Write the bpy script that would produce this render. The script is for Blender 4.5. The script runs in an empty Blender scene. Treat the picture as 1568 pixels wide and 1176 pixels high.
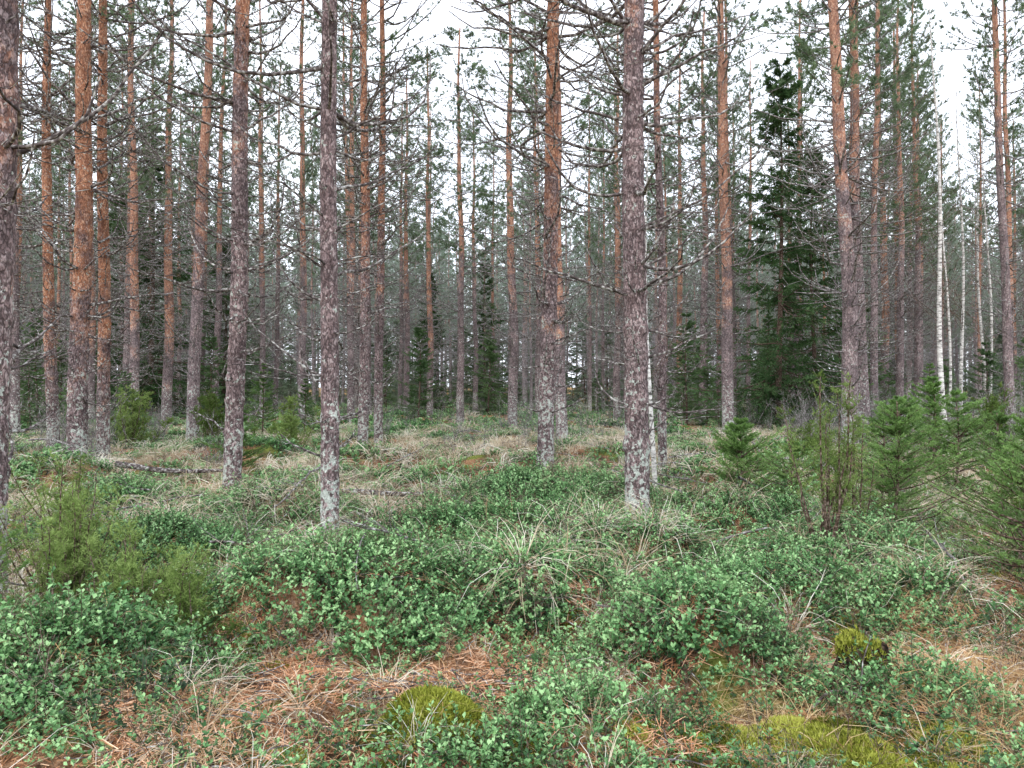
import bpy, math, time, numpy as np
from mathutils import Vector
R = np.random.default_rng(7)
scene = bpy.context.scene
pi = math.pi
T0 = time.time()

# ---------------------------------------------------------------- noise
def _h(ix, iy, seed):
    h = (ix.astype(np.int64)*374761393 + iy.astype(np.int64)*668265263 + seed*974634777) & 0x7fffffff
    h = ((h ^ (h >> 13))*1274126177) & 0x7fffffff
    return ((h ^ (h >> 16)) & 0xffff)/65535.0
def vn(x, y, seed=0):
    x = np.asarray(x, float); y = np.asarray(y, float)
    ix = np.floor(x); iy = np.floor(y); fx = x-ix; fy = y-iy
    fx = fx*fx*(3-2*fx); fy = fy*fy*(3-2*fy)
    a = _h(ix, iy, seed); b = _h(ix+1, iy, seed); c = _h(ix, iy+1, seed); d = _h(ix+1, iy+1, seed)
    return (a*(1-fx)+b*fx)*(1-fy)+(c*(1-fx)+d*fx)*fy
def fbm(x, y, seed=0, o=3):
    s = 0; a = .5; t = 0
    for i in range(o):
        s = s+a*vn(x*2**i, y*2**i, seed+i*17); t += a; a *= .5
    return s/t

# mounds: x, y, rx, ry, height   (metres, camera stands at 0,0)
MOUNDS = [(-2.35, 3.7, .75, .65, .22), (-1.25, 4.95, .78, .50, .42), (-.95, 4.65, .45, .3, .28), (.05, 5.2, .62, .40, .36), (1.05, 4.35, .50, .36, .30),
          (.35, 3.35, .60, .30, .08), (-.5, 7.2, .9, .5, .30), (.9, 6.9, .8, .5, .34), (2.6, 6.2, .9, .6, .26), (1.95, 5.4, .5, .4, .28),
          (-2.6, 8.3, .8, .5, .30), (-6.9, 11.6, .9, .6, .36), (2.6, 4.9, .5, .4, .22), (.3, 9.2, 1.1, .6, .36), (-.4, 12.5, 1.5, .9, .40), (3.5, 11, 1.2, .8, .38),
          (-1.0, 10.2, .9, .6, .30), (-4.8, 9.4, .9, .6, .30), (2.4, 8.0, .8, .5, .30), (-.4, 6.1, .5, .35, .22), (-3.2, 6.6, .7, .5, .26), (-.36, 3.38, .22, .18, .10), (1.95, 3.6, .3, .25, .08),
          (-2.3, 13.5, 1.1, .7, .35), (1.6, 15, 1.3, .8, .35), (-5.5, 15, 1.2, .8, .35), (5.6, 14.5, 1.2, .8, .35)]
def mound(x, y):
    s = 0
    for mx, my, rx, ry, h in MOUNDS:
        s = np.maximum(s, h*np.exp(-(((x-mx)/rx)**2+((y-my)/ry)**2)**1.4))
    return s
def gh(x, y):
    x = np.asarray(x, float); y = np.asarray(y, float)
    g = .44*(fbm(x/1.5+3, y/1.5, 5)-.5)+.5*(fbm(x/11, y/11, 9, 2)-.5)*np.clip((y-6)/20, 0, 1)
    g = g+.10*(vn(x/.33, y/.33, 21)-.5)
    return g+mound(x, y)

# ---------------------------------------------------------------- mesh helpers
class MB:
    def __init__(s): s.V = []; s.n = 0; s.F = []; s.M = []; s.A = []
    def add(s, V, F, mat=0, var=None):
        if len(V) == 0: return
        if var is None: var = np.full(len(V), .5)
        s.V.append(V); s.A.append(var); s.F.append(F+s.n); s.M.append(np.full(len(F), mat)); s.n += len(V)
    def mesh(s, name, mats, smooth=True, check=True):
        me = bpy.data.meshes.new(name)
        V = np.concatenate(s.V).astype(np.float32)
        me.vertices.add(len(V)); me.vertices.foreach_set('co', V.ravel())
        lt = np.concatenate([np.full(len(f), f.shape[1]) for f in s.F])
        li = np.concatenate([f.ravel() for f in s.F])
        me.loops.add(len(li)); me.loops.foreach_set('vertex_index', li.astype(np.int32))
        me.polygons.add(len(lt))
        ls = np.concatenate([[0], np.cumsum(lt)[:-1]])
        me.polygons.foreach_set('loop_start', ls.astype(np.int32))
        me.polygons.foreach_set('material_index', np.concatenate(s.M).astype(np.int32))
        me.polygons.foreach_set('use_smooth', np.full(len(lt), smooth))
        a = me.attributes.new('var', 'FLOAT', 'POINT'); a.data.foreach_set('value', np.concatenate(s.A).astype(np.float32))
        for m in mats: me.materials.append(m)
        me.update(calc_edges=True)
        return me
def nrm(v): return v/(np.linalg.norm(v, axis=-1, keepdims=True)+1e-9)

def tubes(P, rad, sides):
    M, K, _ = P.shape
    T = np.empty_like(P); T[:, 1:-1] = P[:, 2:]-P[:, :-2]; T[:, 0] = P[:, 1]-P[:, 0]; T[:, -1] = P[:, -1]-P[:, -2]
    T = nrm(T)
    ov = nrm(P[:, -1]-P[:, 0])
    ref = np.where(np.abs(ov[:, 2:3]) > .8, np.array([[1., 0, 0]]), np.array([[0, 0, 1.]]))
    N1 = nrm(np.cross(T, ref[:, None, :])); N2 = np.cross(T, N1)
    a = np.arange(sides)*2*pi/sides
    r = rad[:, :, None, None] if rad.ndim == 2 else rad[..., None]
    V = P[:, :, None, :]+r*(N1[:, :, None, :]*np.cos(a)[None, None, :, None]+N2[:, :, None, :]*np.sin(a)[None, None, :, None])
    idx = np.arange(M*K*sides).reshape(M, K, sides)
    nx = np.roll(idx, -1, axis=2)
    F = np.stack([idx[:, :-1], nx[:, :-1], nx[:, 1:], idx[:, 1:]], -1).reshape(-1, 4)
    return V.reshape(-1, 3), F
def ribbons(P, W, r, tip=.15):
    M, K, _ = P.shape
    side = nrm(np.cross(P[:, -1]-P[:, 0], r.normal(size=(M, 3))*.5+np.array([0, 0, 1.])))
    w = W[:, None]*np.linspace(1, tip, K)[None, :]
    V = np.stack([P-side[:, None]*w[..., None]/2, P+side[:, None]*w[..., None]/2], 2)
    idx = np.arange(M*K*2).reshape(M, K, 2)
    F = np.stack([idx[:, :-1, 0], idx[:, :-1, 1], idx[:, 1:, 1], idx[:, 1:, 0]], -1).reshape(-1, 4)
    return V.reshape(-1, 3), F
def branch(O, az, e0, e1, L, K, wander, r):
    M = len(O); t = np.linspace(0, 1, K-1)[None]
    el = e0[:, None]+(e1-e0)[:, None]*t+r.normal(size=(M, K-1))*wander*.7
    a = az[:, None]+np.cumsum(r.normal(size=(M, K-1))*wander, 1)
    st = (L/(K-1))[:, None, None]
    d = np.stack([np.cos(el)*np.cos(a), np.cos(el)*np.sin(a), np.sin(el)], -1)*st
    return np.concatenate([O[:, None], O[:, None]+np.cumsum(d, 1)], 1)
def along(P, n, smin, smax, r):
    M, K, _ = P.shape
    s = r.uniform(smin, smax, (M, n)); f = s*(K-1); i = np.minimum(f.astype(int), K-2); f = (f-i)[..., None]
    m = np.arange(M)[:, None]
    a = P[m, i]; b = P[m, i+1]
    return (a*(1-f)+b*f).reshape(-1, 3), nrm(b-a).reshape(-1, 3), s.ravel(), np.repeat(np.arange(M), n)
def needles(C, D, n, L, W, spread, r, var=None):
    T = len(C)
    C2 = np.repeat(C, n, 0); D2 = nrm(np.repeat(D, n, 0)+r.normal(size=(T*n, 3))*spread)
    l = (L*r.uniform(.6, 1.25, T*n))[:, None]
    sd = nrm(np.cross(D2, r.normal(size=(T*n, 3))))
    V = np.stack([C2-sd*W/2, C2+sd*W/2, C2+D2*l], 1).reshape(-1, 3)
    F = np.arange(T*n*3).reshape(-1, 3)
    if var is None: var = r.uniform(0, 1, T)
    vv = np.clip(np.repeat(np.repeat(var, n)+r.normal(size=T*n)*.12, 3), 0, 1)
    return V, F, vv
def leaves(C, D, L, W, r, var):
    n = len(C); D = nrm(D)
    sd = nrm(np.cross(D, np.array([0, 0, 1.])+r.normal(size=(n, 3))*.35)); up = np.cross(sd, D)
    l = (L*r.uniform(.65, 1.2, n))[:, None]; w = (W*r.uniform(.7, 1.2, n))[:, None]
    V = np.stack([C, C+D*l*.55-sd*w/2+up*w*.18, C+D*l, C+D*l*.55+sd*w/2+up*w*.18], 1).reshape(-1, 3)
    b = np.arange(n)*4
    F = np.concatenate([np.stack([b, b+3, b+2], 1), np.stack([b, b+2, b+1], 1)])
    return V, F, np.repeat(var, 4)

# ---------------------------------------------------------------- materials
def newmat(name):
    m = bpy.data.materials.new(name); m.use_nodes = True
    nt = m.node_tree; nt.nodes.clear()
    return m, nt, nt.nodes.new, nt.links.new
def ramp(N, stops, interp='LINEAR'):
    c = N('ShaderNodeValToRGB'); c.color_ramp.interpolation = interp
    e = c.color_ramp.elements
    while len(e) < len(stops): e.new(.5)
    for i, (p, col) in enumerate(stops):
        e[i].position = p; e[i].color = (col[0], col[1], col[2], 1) if not isinstance(col, (int, float)) else (col, col, col, 1)
    return c
def mth(N, Lk, op, a, b=None, clamp=False):
    n = N('ShaderNodeMath'); n.operation = op; n.use_clamp = clamp
    for i, v in enumerate((a, b)):
        if v is None: continue
        if isinstance(v, (int, float)): n.inputs[i].default_value = v
        else: Lk(v, n.inputs[i])
    return n.outputs[0]
def mixc(N, Lk, f, a, b, mode='MIX'):
    n = N('ShaderNodeMixRGB'); n.blend_type = mode
    for i, v in enumerate((f, a, b)):
        if isinstance(v, (int, float)): n.inputs[i].default_value = v
        elif isinstance(v, tuple): n.inputs[i].default_value = (*v, 1)
        else: Lk(v, n.inputs[i])
    return n.outputs[0]

def leafmat(name, stops, rough=.5, spec=.4, trans=.2, rnd=.35):
    m, nt, N, Lk = newmat(name)
    at = N('ShaderNodeAttribute'); at.attribute_name = 'var'
    oi = N('ShaderNodeObjectInfo')
    v = mth(N, Lk, 'ADD', mth(N, Lk, 'MULTIPLY', at.outputs['Fac'], 1-rnd), mth(N, Lk, 'MULTIPLY', oi.outputs['Random'], rnd)) if rnd > 0 else at.outputs['Fac']
    c = ramp(N, stops); Lk(v, c.inputs[0])
    if spec > .3:
        p = N('ShaderNodeBsdfPrincipled'); Lk(c.outputs[0], p.inputs['Base Color'])
        p.inputs['Roughness'].default_value = rough; p.inputs['Specular IOR Level'].default_value = spec
    else:
        p = N('ShaderNodeBsdfDiffuse'); Lk(c.outputs[0], p.inputs[0])
    o = N('ShaderNodeOutputMaterial')
    if trans > 0:
        t = N('ShaderNodeBsdfTranslucent'); Lk(c.outputs[0], t.inputs[0])
        x = N('ShaderNodeMixShader'); x.inputs[0].default_value = trans
        Lk(p.outputs[0], x.inputs[1]); Lk(t.outputs[0], x.inputs[2]); Lk(x.outputs[0], o.inputs[0])
    else: Lk(p.outputs[0], o.inputs[0])
    return m

def barkmat(name, haze=0.0, bump=True):
    m, nt, N, Lk = newmat(name)
    tc = N('ShaderNodeTexCoord'); oi = N('ShaderNodeObjectInfo')
    off = N('ShaderNodeVectorMath'); off.operation = 'ADD'
    Lk(tc.outputs['Object'], off.inputs[0])
    cmb = N('ShaderNodeCombineXYZ'); Lk(mth(N, Lk, 'MULTIPLY', oi.outputs['Random'], 37.), cmb.inputs[0]); Lk(cmb.outputs[0], off.inputs[1])
    mp = N('ShaderNodeMapping'); mp.inputs['Scale'].default_value = (1, 1, .5); Lk(off.outputs[0], mp.inputs[0])
    sx = N('ShaderNodeSeparateXYZ'); Lk(tc.outputs['Object'], sx.inputs[0]); z = sx.outputs[2]
    nz = N('ShaderNodeTexNoise'); nz.inputs['Scale'].default_value = 22; nz.inputs['Detail'].default_value = 2; nz.inputs['Roughness'].default_value = .7
    Lk(mp.outputs[0], nz.inputs[0])
    dm = mixc(N, Lk, .08, mp.outputs[0], nz.outputs['Color'])
    vc = N('ShaderNodeTexVoronoi'); vc.feature = 'F1'; vc.inputs['Scale'].default_value = 46; Lk(dm, vc.inputs[0])
    crack = ramp(N, [(.35, 1.), (.72, 0.)]); Lk(vc.outputs['Distance'], crack.inputs[0])
    cell = N('ShaderNodeSeparateColor'); Lk(vc.outputs['Color'], cell.inputs[0])
    fine = N('ShaderNodeTexNoise'); fine.inputs['Scale'].default_value = 60; fine.inputs['Detail'].default_value = 3; fine.inputs['Roughness'].default_value = .7; Lk(mp.outputs[0], fine.inputs[0])
    big = N('ShaderNodeTexNoise'); big.inputs['Scale'].default_value = 2.4; big.inputs['Detail'].default_value = 3; Lk(off.outputs[0], big.inputs[0])
    k = mth(N, Lk, 'ADD', mth(N, Lk, 'MULTIPLY', cell.outputs[0], .45), mth(N, Lk, 'MULTIPLY', fine.outputs[0], .6))
    low = ramp(N, [(.22, (.115, .078, .078)), (.5, (.31, .22, .215)), (.82, (.58, .47, .46))]); Lk(k, low.inputs[0])
    up = ramp(N, [(.2, (.26, .10, .05)), (.5, (.58, .27, .15)), (.82, (.80, .50, .34))]); Lk(k, up.inputs[0])
    scn = N('ShaderNodeSeparateColor'); Lk(oi.outputs['Color'], scn.inputs[0])
    zz = mth(N, Lk, 'SUBTRACT', z, mth(N, Lk, 'MULTIPLY', scn.outputs[0], 20.))
    zz = mth(N, Lk, 'ADD', zz, mth(N, Lk, 'MULTIPLY', mth(N, Lk, 'SUBTRACT', big.outputs[0], .5), 8.))
    zz = mth(N, Lk, 'ADD', zz, mth(N, Lk, 'MULTIPLY', mth(N, Lk, 'SUBTRACT', cell.outputs[1], .5), 1.6))
    f = mth(N, Lk, 'MULTIPLY', mth(N, Lk, 'ADD', zz, 1.3), .42, True)
    col = mixc(N, Lk, f, low.outputs[0], up.outputs[0])
    darkc = mixc(N, Lk, f, (.055, .038, .038), (.20, .08, .05))
    cf = mth(N, Lk, 'ADD', mth(N, Lk, 'MULTIPLY', crack.outputs[0], .8), .2)
    col = mixc(N, Lk, cf, darkc, col)
    st = ramp(N, [(.35, (.5, .5, .52)), (.6, (1, 1, 1))]); Lk(big.outputs[0], st.inputs[0])
    col = mixc(N, Lk, .8, col, st.outputs[0], 'MULTIPLY')
    ln = N('ShaderNodeTexNoise'); ln.inputs['Scale'].default_value = 17; ln.inputs['Detail'].default_value = 4; ln.inputs['Roughness'].default_value = .72
    lo = N('ShaderNodeVectorMath'); lo.operation = 'ADD'; lo.inputs[1].default_value = (9, 4, 2); Lk(off.outputs[0], lo.inputs[0]); Lk(lo.outputs[0], ln.inputs[0])
    hz = mth(N, Lk, 'MULTIPLY', mth(N, Lk, 'SUBTRACT', 1.7, z), .07)
    hz = mth(N, Lk, 'MINIMUM', mth(N, Lk, 'MAXIMUM', hz, -.045), .10)
    pat = mth(N, Lk, 'MULTIPLY', mth(N, Lk, 'SUBTRACT', big.outputs[0], .5), .35)
    lf = mth(N, Lk, 'MULTIPLY', mth(N, Lk, 'SUBTRACT', mth(N, Lk, 'ADD', mth(N, Lk, 'ADD', ln.outputs[0], hz), pat), .585), 22., True)
    lcol = mixc(N, Lk, fine.outputs[0], (.13, .17, .13), (.88, .92, .85))
    col = mixc(N, Lk, lf, col, lcol)
    if haze > 0: col = mixc(N, Lk, haze, col, (.56, .52, .55))  # aerial haze painted as a flat light tint over the bark
    p = N('ShaderNodeBsdfPrincipled'); Lk(col, p.inputs['Base Color']); p.inputs['Roughness'].default_value = .8; p.inputs['Specular IOR Level'].default_value = .25
    if bump:
        hgt = mth(N, Lk, 'ADD', mth(N, Lk, 'MULTIPLY', crack.outputs[0], .7), mth(N, Lk, 'MULTIPLY', cell.outputs[0], .5))
        b = N('ShaderNodeBump'); b.inputs['Strength'].default_value = .9; b.inputs['Distance'].default_value = .012
        Lk(hgt, b.inputs['Height']); Lk(b.outputs[0], p.inputs['Normal'])
    o = N('ShaderNodeOutputMaterial'); Lk(p.outputs[0], o.inputs[0])
    return m

def twigmat(name, c1, c2, c3, scale=25):
    m, nt, N, Lk = newmat(name)
    tc = N('ShaderNodeTexCoord')
    n = N('ShaderNodeTexNoise'); n.inputs['Scale'].default_value = scale; n.inputs['Detail'].default_value = 1; Lk(tc.outputs['Object'], n.inputs[0])
    c = ramp(N, [(.35, c1), (.52, c2), (.68, c3)]); Lk(n.outputs[0], c.inputs[0])
    p = N('ShaderNodeBsdfDiffuse'); Lk(c.outputs[0], p.inputs[0])
    o = N('ShaderNodeOutputMaterial'); Lk(p.outputs[0], o.inputs[0])
    return m

BARK = barkmat('pine_bark'); BARKM = barkmat('pine_bark_mid_haze', 0.06, False); BARKF = barkmat('pine_bark_far_haze', .28, False)  # mid and far bark have distance haze mixed into the colour
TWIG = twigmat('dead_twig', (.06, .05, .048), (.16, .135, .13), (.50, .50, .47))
TWIGM = twigmat('dead_twig_mid', (.10, .088, .085), (.22, .20, .195), (.46, .46, .44))  # twig tones lightened to imitate mid-distance haze; also used on fallen twigs
TWIGF = twigmat('dead_twig_far_haze', (.26, .25, .26), (.37, .35, .36), (.50, .50, .50))  # greyed and paled: far haze put into the twig colour
NEED = leafmat('pine_needles', [(0, (.07, .115, .06)), (.5, (.155, .225, .125)), (1, (.29, .39, .23))], .55, .3, .45)
NEEDF = leafmat('pine_needles_far_haze', [(0, (.24, .31, .235)), (.5, (.36, .44, .35)), (1, (.50, .58, .48))], .6, .3, .45)  # needle green washed out to stand in for atmospheric haze
SPR = leafmat('spruce_needles', [(0, (.02, .045, .02)), (.5, (.065, .13, .05)), (1, (.16, .27, .11))], .55, .3, .15)
SPRM = leafmat('spruce_needles_mid', [(0, (.05, .095, .04)), (.5, (.125, .215, .09)), (1, (.25, .38, .17))], .55, .3, .25)  # lightened copy, so the mid-background reads paler, as through haze
SPRS = leafmat('spruce_sapling_needles', [(0, (.03, .075, .018)), (.5, (.11, .215, .05)), (1, (.27, .44, .13))], .5, .35, .2)
SPRF = leafmat('spruce_needles_far_haze', [(0, (.14, .20, .13)), (.5, (.24, .32, .215)), (1, (.38, .47, .34))], .6, .3, .3)  # paled spruce green, painted haze of the far trees
JUN = leafmat('juniper_needles', [(0, (.05, .085, .022)), (.5, (.165, .245, .065)), (1, (.35, .46, .16))], .55, .3, .2)
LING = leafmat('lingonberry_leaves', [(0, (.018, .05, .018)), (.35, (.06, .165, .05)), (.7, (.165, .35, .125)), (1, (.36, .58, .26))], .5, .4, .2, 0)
GRASS = leafmat('dry_grass_blades', [(0, (.32, .21, .12)), (.35, (.58, .47, .32)), (.7, (.78, .70, .55)), (1, (.90, .86, .76))], .6, .3, .3, 0)
REED = leafmat('red_grass_blades', [(0, (.32, .16, .07)), (.5, (.56, .36, .17)), (1, (.74, .60, .36))], .6, .3, .3, 0)
LIT = leafmat('fallen_needles', [(0, (.22, .09, .045)), (.5, (.56, .28, .15)), (1, (.80, .56, .38))], .6, .3, 0, 0)
MOSS = leafmat('moss_shoots', [(0, (.10, .12, .02)), (.5, (.29, .32, .045)), (1, (.54, .56, .13))], .7, .2, .2, 0)
BROWN = twigmat('shrub_stem', (.05, .035, .025), (.13, .09, .07), (.28, .22, .18), 40)

def groundmat():
    m, nt, N, Lk = newmat('forest_floor')
    tc = N('ShaderNodeTexCoord')
    def no(s, d=5, r=.6, off=(0, 0, 0)):
        mp = N('ShaderNodeMapping'); mp.inputs['Location'].default_value = off; Lk(tc.outputs['Object'], mp.inputs[0])
        n = N('ShaderNodeTexNoise'); n.inputs['Scale'].default_value = s; n.inputs['Detail'].default_value = d; n.inputs['Roughness'].default_value = r
        Lk(mp.outputs[0], n.inputs[0]); return n.outputs[0]
    a = no(48, 4, .75); b = no(1.6, 3, .6, (3, 1, 0)); c = no(3.1, 3, .65, (8, 5, 0))
    lit = ramp(N, [(.3, (.12, .055, .03)), (.5, (.38, .20, .11)), (.7, (.62, .42, .27))]); Lk(a, lit.inputs[0])
    mos = ramp(N, [(.3, (.05, .07, .015)), (.5, (.18, .21, .05)), (.7, (.38, .40, .13))]); Lk(a, mos.inputs[0])
    dk = ramp(N, [(.35, (.03, .022, .014)), (.65, (.14, .10, .07))]); Lk(a, dk.inputs[0])
    fm = ramp(N, [(.50, 0.), (.58, 1.)]); Lk(b, fm.inputs[0])
    fd = ramp(N, [(.48, 0.), (.60, .8)]); Lk(c, fd.inputs[0])
    col = mixc(N, Lk, fm.outputs[0], lit.outputs[0], mos.outputs[0]); col = mixc(N, Lk, fd.outputs[0], col, dk.outputs[0])
    p = N('ShaderNodeBsdfDiffuse'); Lk(col, p.inputs[0])
    bp = N('ShaderNodeBump'); bp.inputs['Strength'].default_value = 1; bp.inputs['Distance'].default_value = .03
    Lk(a, bp.inputs['Height']); Lk(bp.outputs[0], p.inputs['Normal'])
    o = N('ShaderNodeOutputMaterial'); Lk(p.outputs[0], o.inputs[0]); return m
def birchmat():
    m, nt, N, Lk = newmat('birch_bark')
    tc = N('ShaderNodeTexCoord'); mp = N('ShaderNodeMapping'); mp.inputs['Scale'].default_value = (1, 1, 3.2); Lk(tc.outputs['Object'], mp.inputs[0])
    n = N('ShaderNodeTexNoise'); n.inputs['Scale'].default_value = 7; n.inputs['Detail'].default_value = 4; n.inputs['Roughness'].default_value = .7; Lk(mp.outputs[0], n.inputs[0])
    c = ramp(N, [(.38, (.05, .045, .04)), (.46, (.5, .48, .45)), (.6, (.80, .78, .74))]); Lk(n.outputs[0], c.inputs[0])
    p = N('ShaderNodeBsdfPrincipled'); Lk(c.outputs[0], p.inputs['Base Color']); p.inputs['Roughness'].default_value = .6
    o = N('ShaderNodeOutputMaterial'); Lk(p.outputs[0], o.inputs[0]); return m
BIRCH = birchmat()

def link(name, me, loc=(0, 0, 0), rot=(0, 0, 0), scl=(1, 1, 1), color=None):
    o = bpy.data.objects.new(name, me); o.location = loc; o.rotation_euler = rot; o.scale = scl
    if color is not None: o.color = color
    scene.collection.objects.link(o); return o

# ---------------------------------------------------------------- ground
def axis(a, lim, n, c):
    u = np.linspace(-math.asinh(lim/a), math.asinh(lim/a), n); return c+a*np.sinh(u)
xs = axis(3., 300, 460, 0); ys = axis(3., 300, 460, 5)
X, Y = np.meshgrid(xs, ys); Z = gh(X, Y)
b = MB(); idx = np.arange(X.size).reshape(X.shape)
b.add(np.stack([X, Y, Z], -1).reshape(-1, 3), np.stack([idx[:-1, :-1], idx[:-1, 1:], idx[1:, 1:], idx[1:, :-1]], -1).reshape(-1, 4))
link('ground', b.mesh('ground', [groundmat()]))

# ---------------------------------------------------------------- scatter: instanced (trees) or written into one mesh (plants)
def scatter(name, protos, pos, rotv, scl, pick):
    col = bpy.data.collections.new(name+'_parts')
    for i, me in enumerate(protos):
        col.objects.link(bpy.data.objects.new('%s_part_%02d' % (name, i), me))
    me = bpy.data.meshes.new(name); me.vertices.add(len(pos)); me.vertices.foreach_set('co', pos.astype(np.float32).ravel())
    a = me.attributes.new('rot', 'FLOAT_VECTOR', 'POINT'); a.data.foreach_set('vector', rotv.astype(np.float32).ravel())
    if scl.ndim == 1: scl = np.repeat(scl[:, None], 3, 1)
    a = me.attributes.new('scl', 'FLOAT_VECTOR', 'POINT'); a.data.foreach_set('vector', scl.astype(np.float32).ravel())
    a = me.attributes.new('pick', 'INT', 'POINT'); a.data.foreach_set('value', pick.astype(np.int32))
    o = link(name, me)
    ng = bpy.data.node_groups.new(name, 'GeometryNodeTree')
    ng.interface.new_socket('Geometry', in_out='INPUT', socket_type='NodeSocketGeometry')
    ng.interface.new_socket('Geometry', in_out='OUTPUT', socket_type='NodeSocketGeometry')
    N = ng.nodes.new; L = ng.links.new
    gi = N('NodeGroupInput'); go = N('NodeGroupOutput'); ip = N('GeometryNodeInstanceOnPoints')
    ci = N('GeometryNodeCollectionInfo'); ci.inputs['Collection'].default_value = col
    ci.inputs['Separate Children'].default_value = True; ci.inputs['Reset Children'].default_value = True
    def na(n, t):
        x = N('GeometryNodeInputNamedAttribute'); x.data_type = t; x.inputs[0].default_value = n
        return x.outputs[0]
    er = N('FunctionNodeEulerToRotation')
    L(gi.outputs[0], ip.inputs['Points']); L(ci.outputs[0], ip.inputs['Instance']); ip.inputs['Pick Instance'].default_value = True
    L(na('pick', 'INT'), ip.inputs['Instance Index']); L(na('rot', 'FLOAT_VECTOR'), er.inputs[0]); L(er.outputs[0], ip.inputs['Rotation'])
    L(na('scl', 'FLOAT_VECTOR'), ip.inputs['Scale']); L(ip.outputs[0], go.inputs[0])
    md = o.modifiers.new('instances', 'NODES'); md.node_group = ng
    return o
def bake(name, protos, pos, rotv, scl, pick, mats, rnd=.3, seed=1):
    r = np.random.default_rng(seed); out = MB()
    cx, sx = np.cos(rotv[:, 0]), np.sin(rotv[:, 0]); cy, sy = np.cos(rotv[:, 1]), np.sin(rotv[:, 1]); cz, sz = np.cos(rotv[:, 2]), np.sin(rotv[:, 2])
    for k, pb in enumerate(protos):
        m = np.where(pick == k)[0]
        if len(m) == 0: continue
        V = np.concatenate(pb.V).astype(np.float32); A = np.concatenate(pb.A).astype(np.float32)
        x = V[None, :, 0]*cz[m, None]-V[None, :, 1]*sz[m, None]; y = V[None, :, 0]*sz[m, None]+V[None, :, 1]*cz[m, None]; z = np.repeat(V[None, :, 2], len(m), 0)
        y2 = y*cx[m, None]-z*sx[m, None]; z2 = y*sx[m, None]+z*cx[m, None]
        x3 = x*cy[m, None]+z2*sy[m, None]; z3 = -x*sy[m, None]+z2*cy[m, None]
        W = np.stack([x3, y2, z3], -1)*scl[m, None, None]+pos[m, None, :]
        jit = r.normal(size=len(m))*rnd*.6
        AA = np.clip(A[None]+jit[:, None], 0, 1)
        base = out.n
        nv = len(V)
        out.V.append(W.reshape(-1, 3).astype(np.float32)); out.A.append(AA.ravel())
        for F, M in zip(pb.F, pb.M):
            FF = (F[None]+(np.arange(len(m))*nv)[:, None, None]+base).reshape(-1, F.shape[1])
            out.F.append(FF); out.M.append(np.tile(M, len(m)))
        out.n += len(m)*nv
    return link(name, out.mesh(name, mats, False))

def ground_rot(p, r, amt=.8):
    e = .12
    dx = (gh(p[:, 0]+e, p[:, 1])-gh(p[:, 0]-e, p[:, 1]))/(2*e); dy = (gh(p[:, 0], p[:, 1]+e)-gh(p[:, 0], p[:, 1]-e))/(2*e)
    return np.stack([np.arctan(dy)*amt, -np.arctan(dx)*amt, np.zeros(len(p))], 1)

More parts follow.
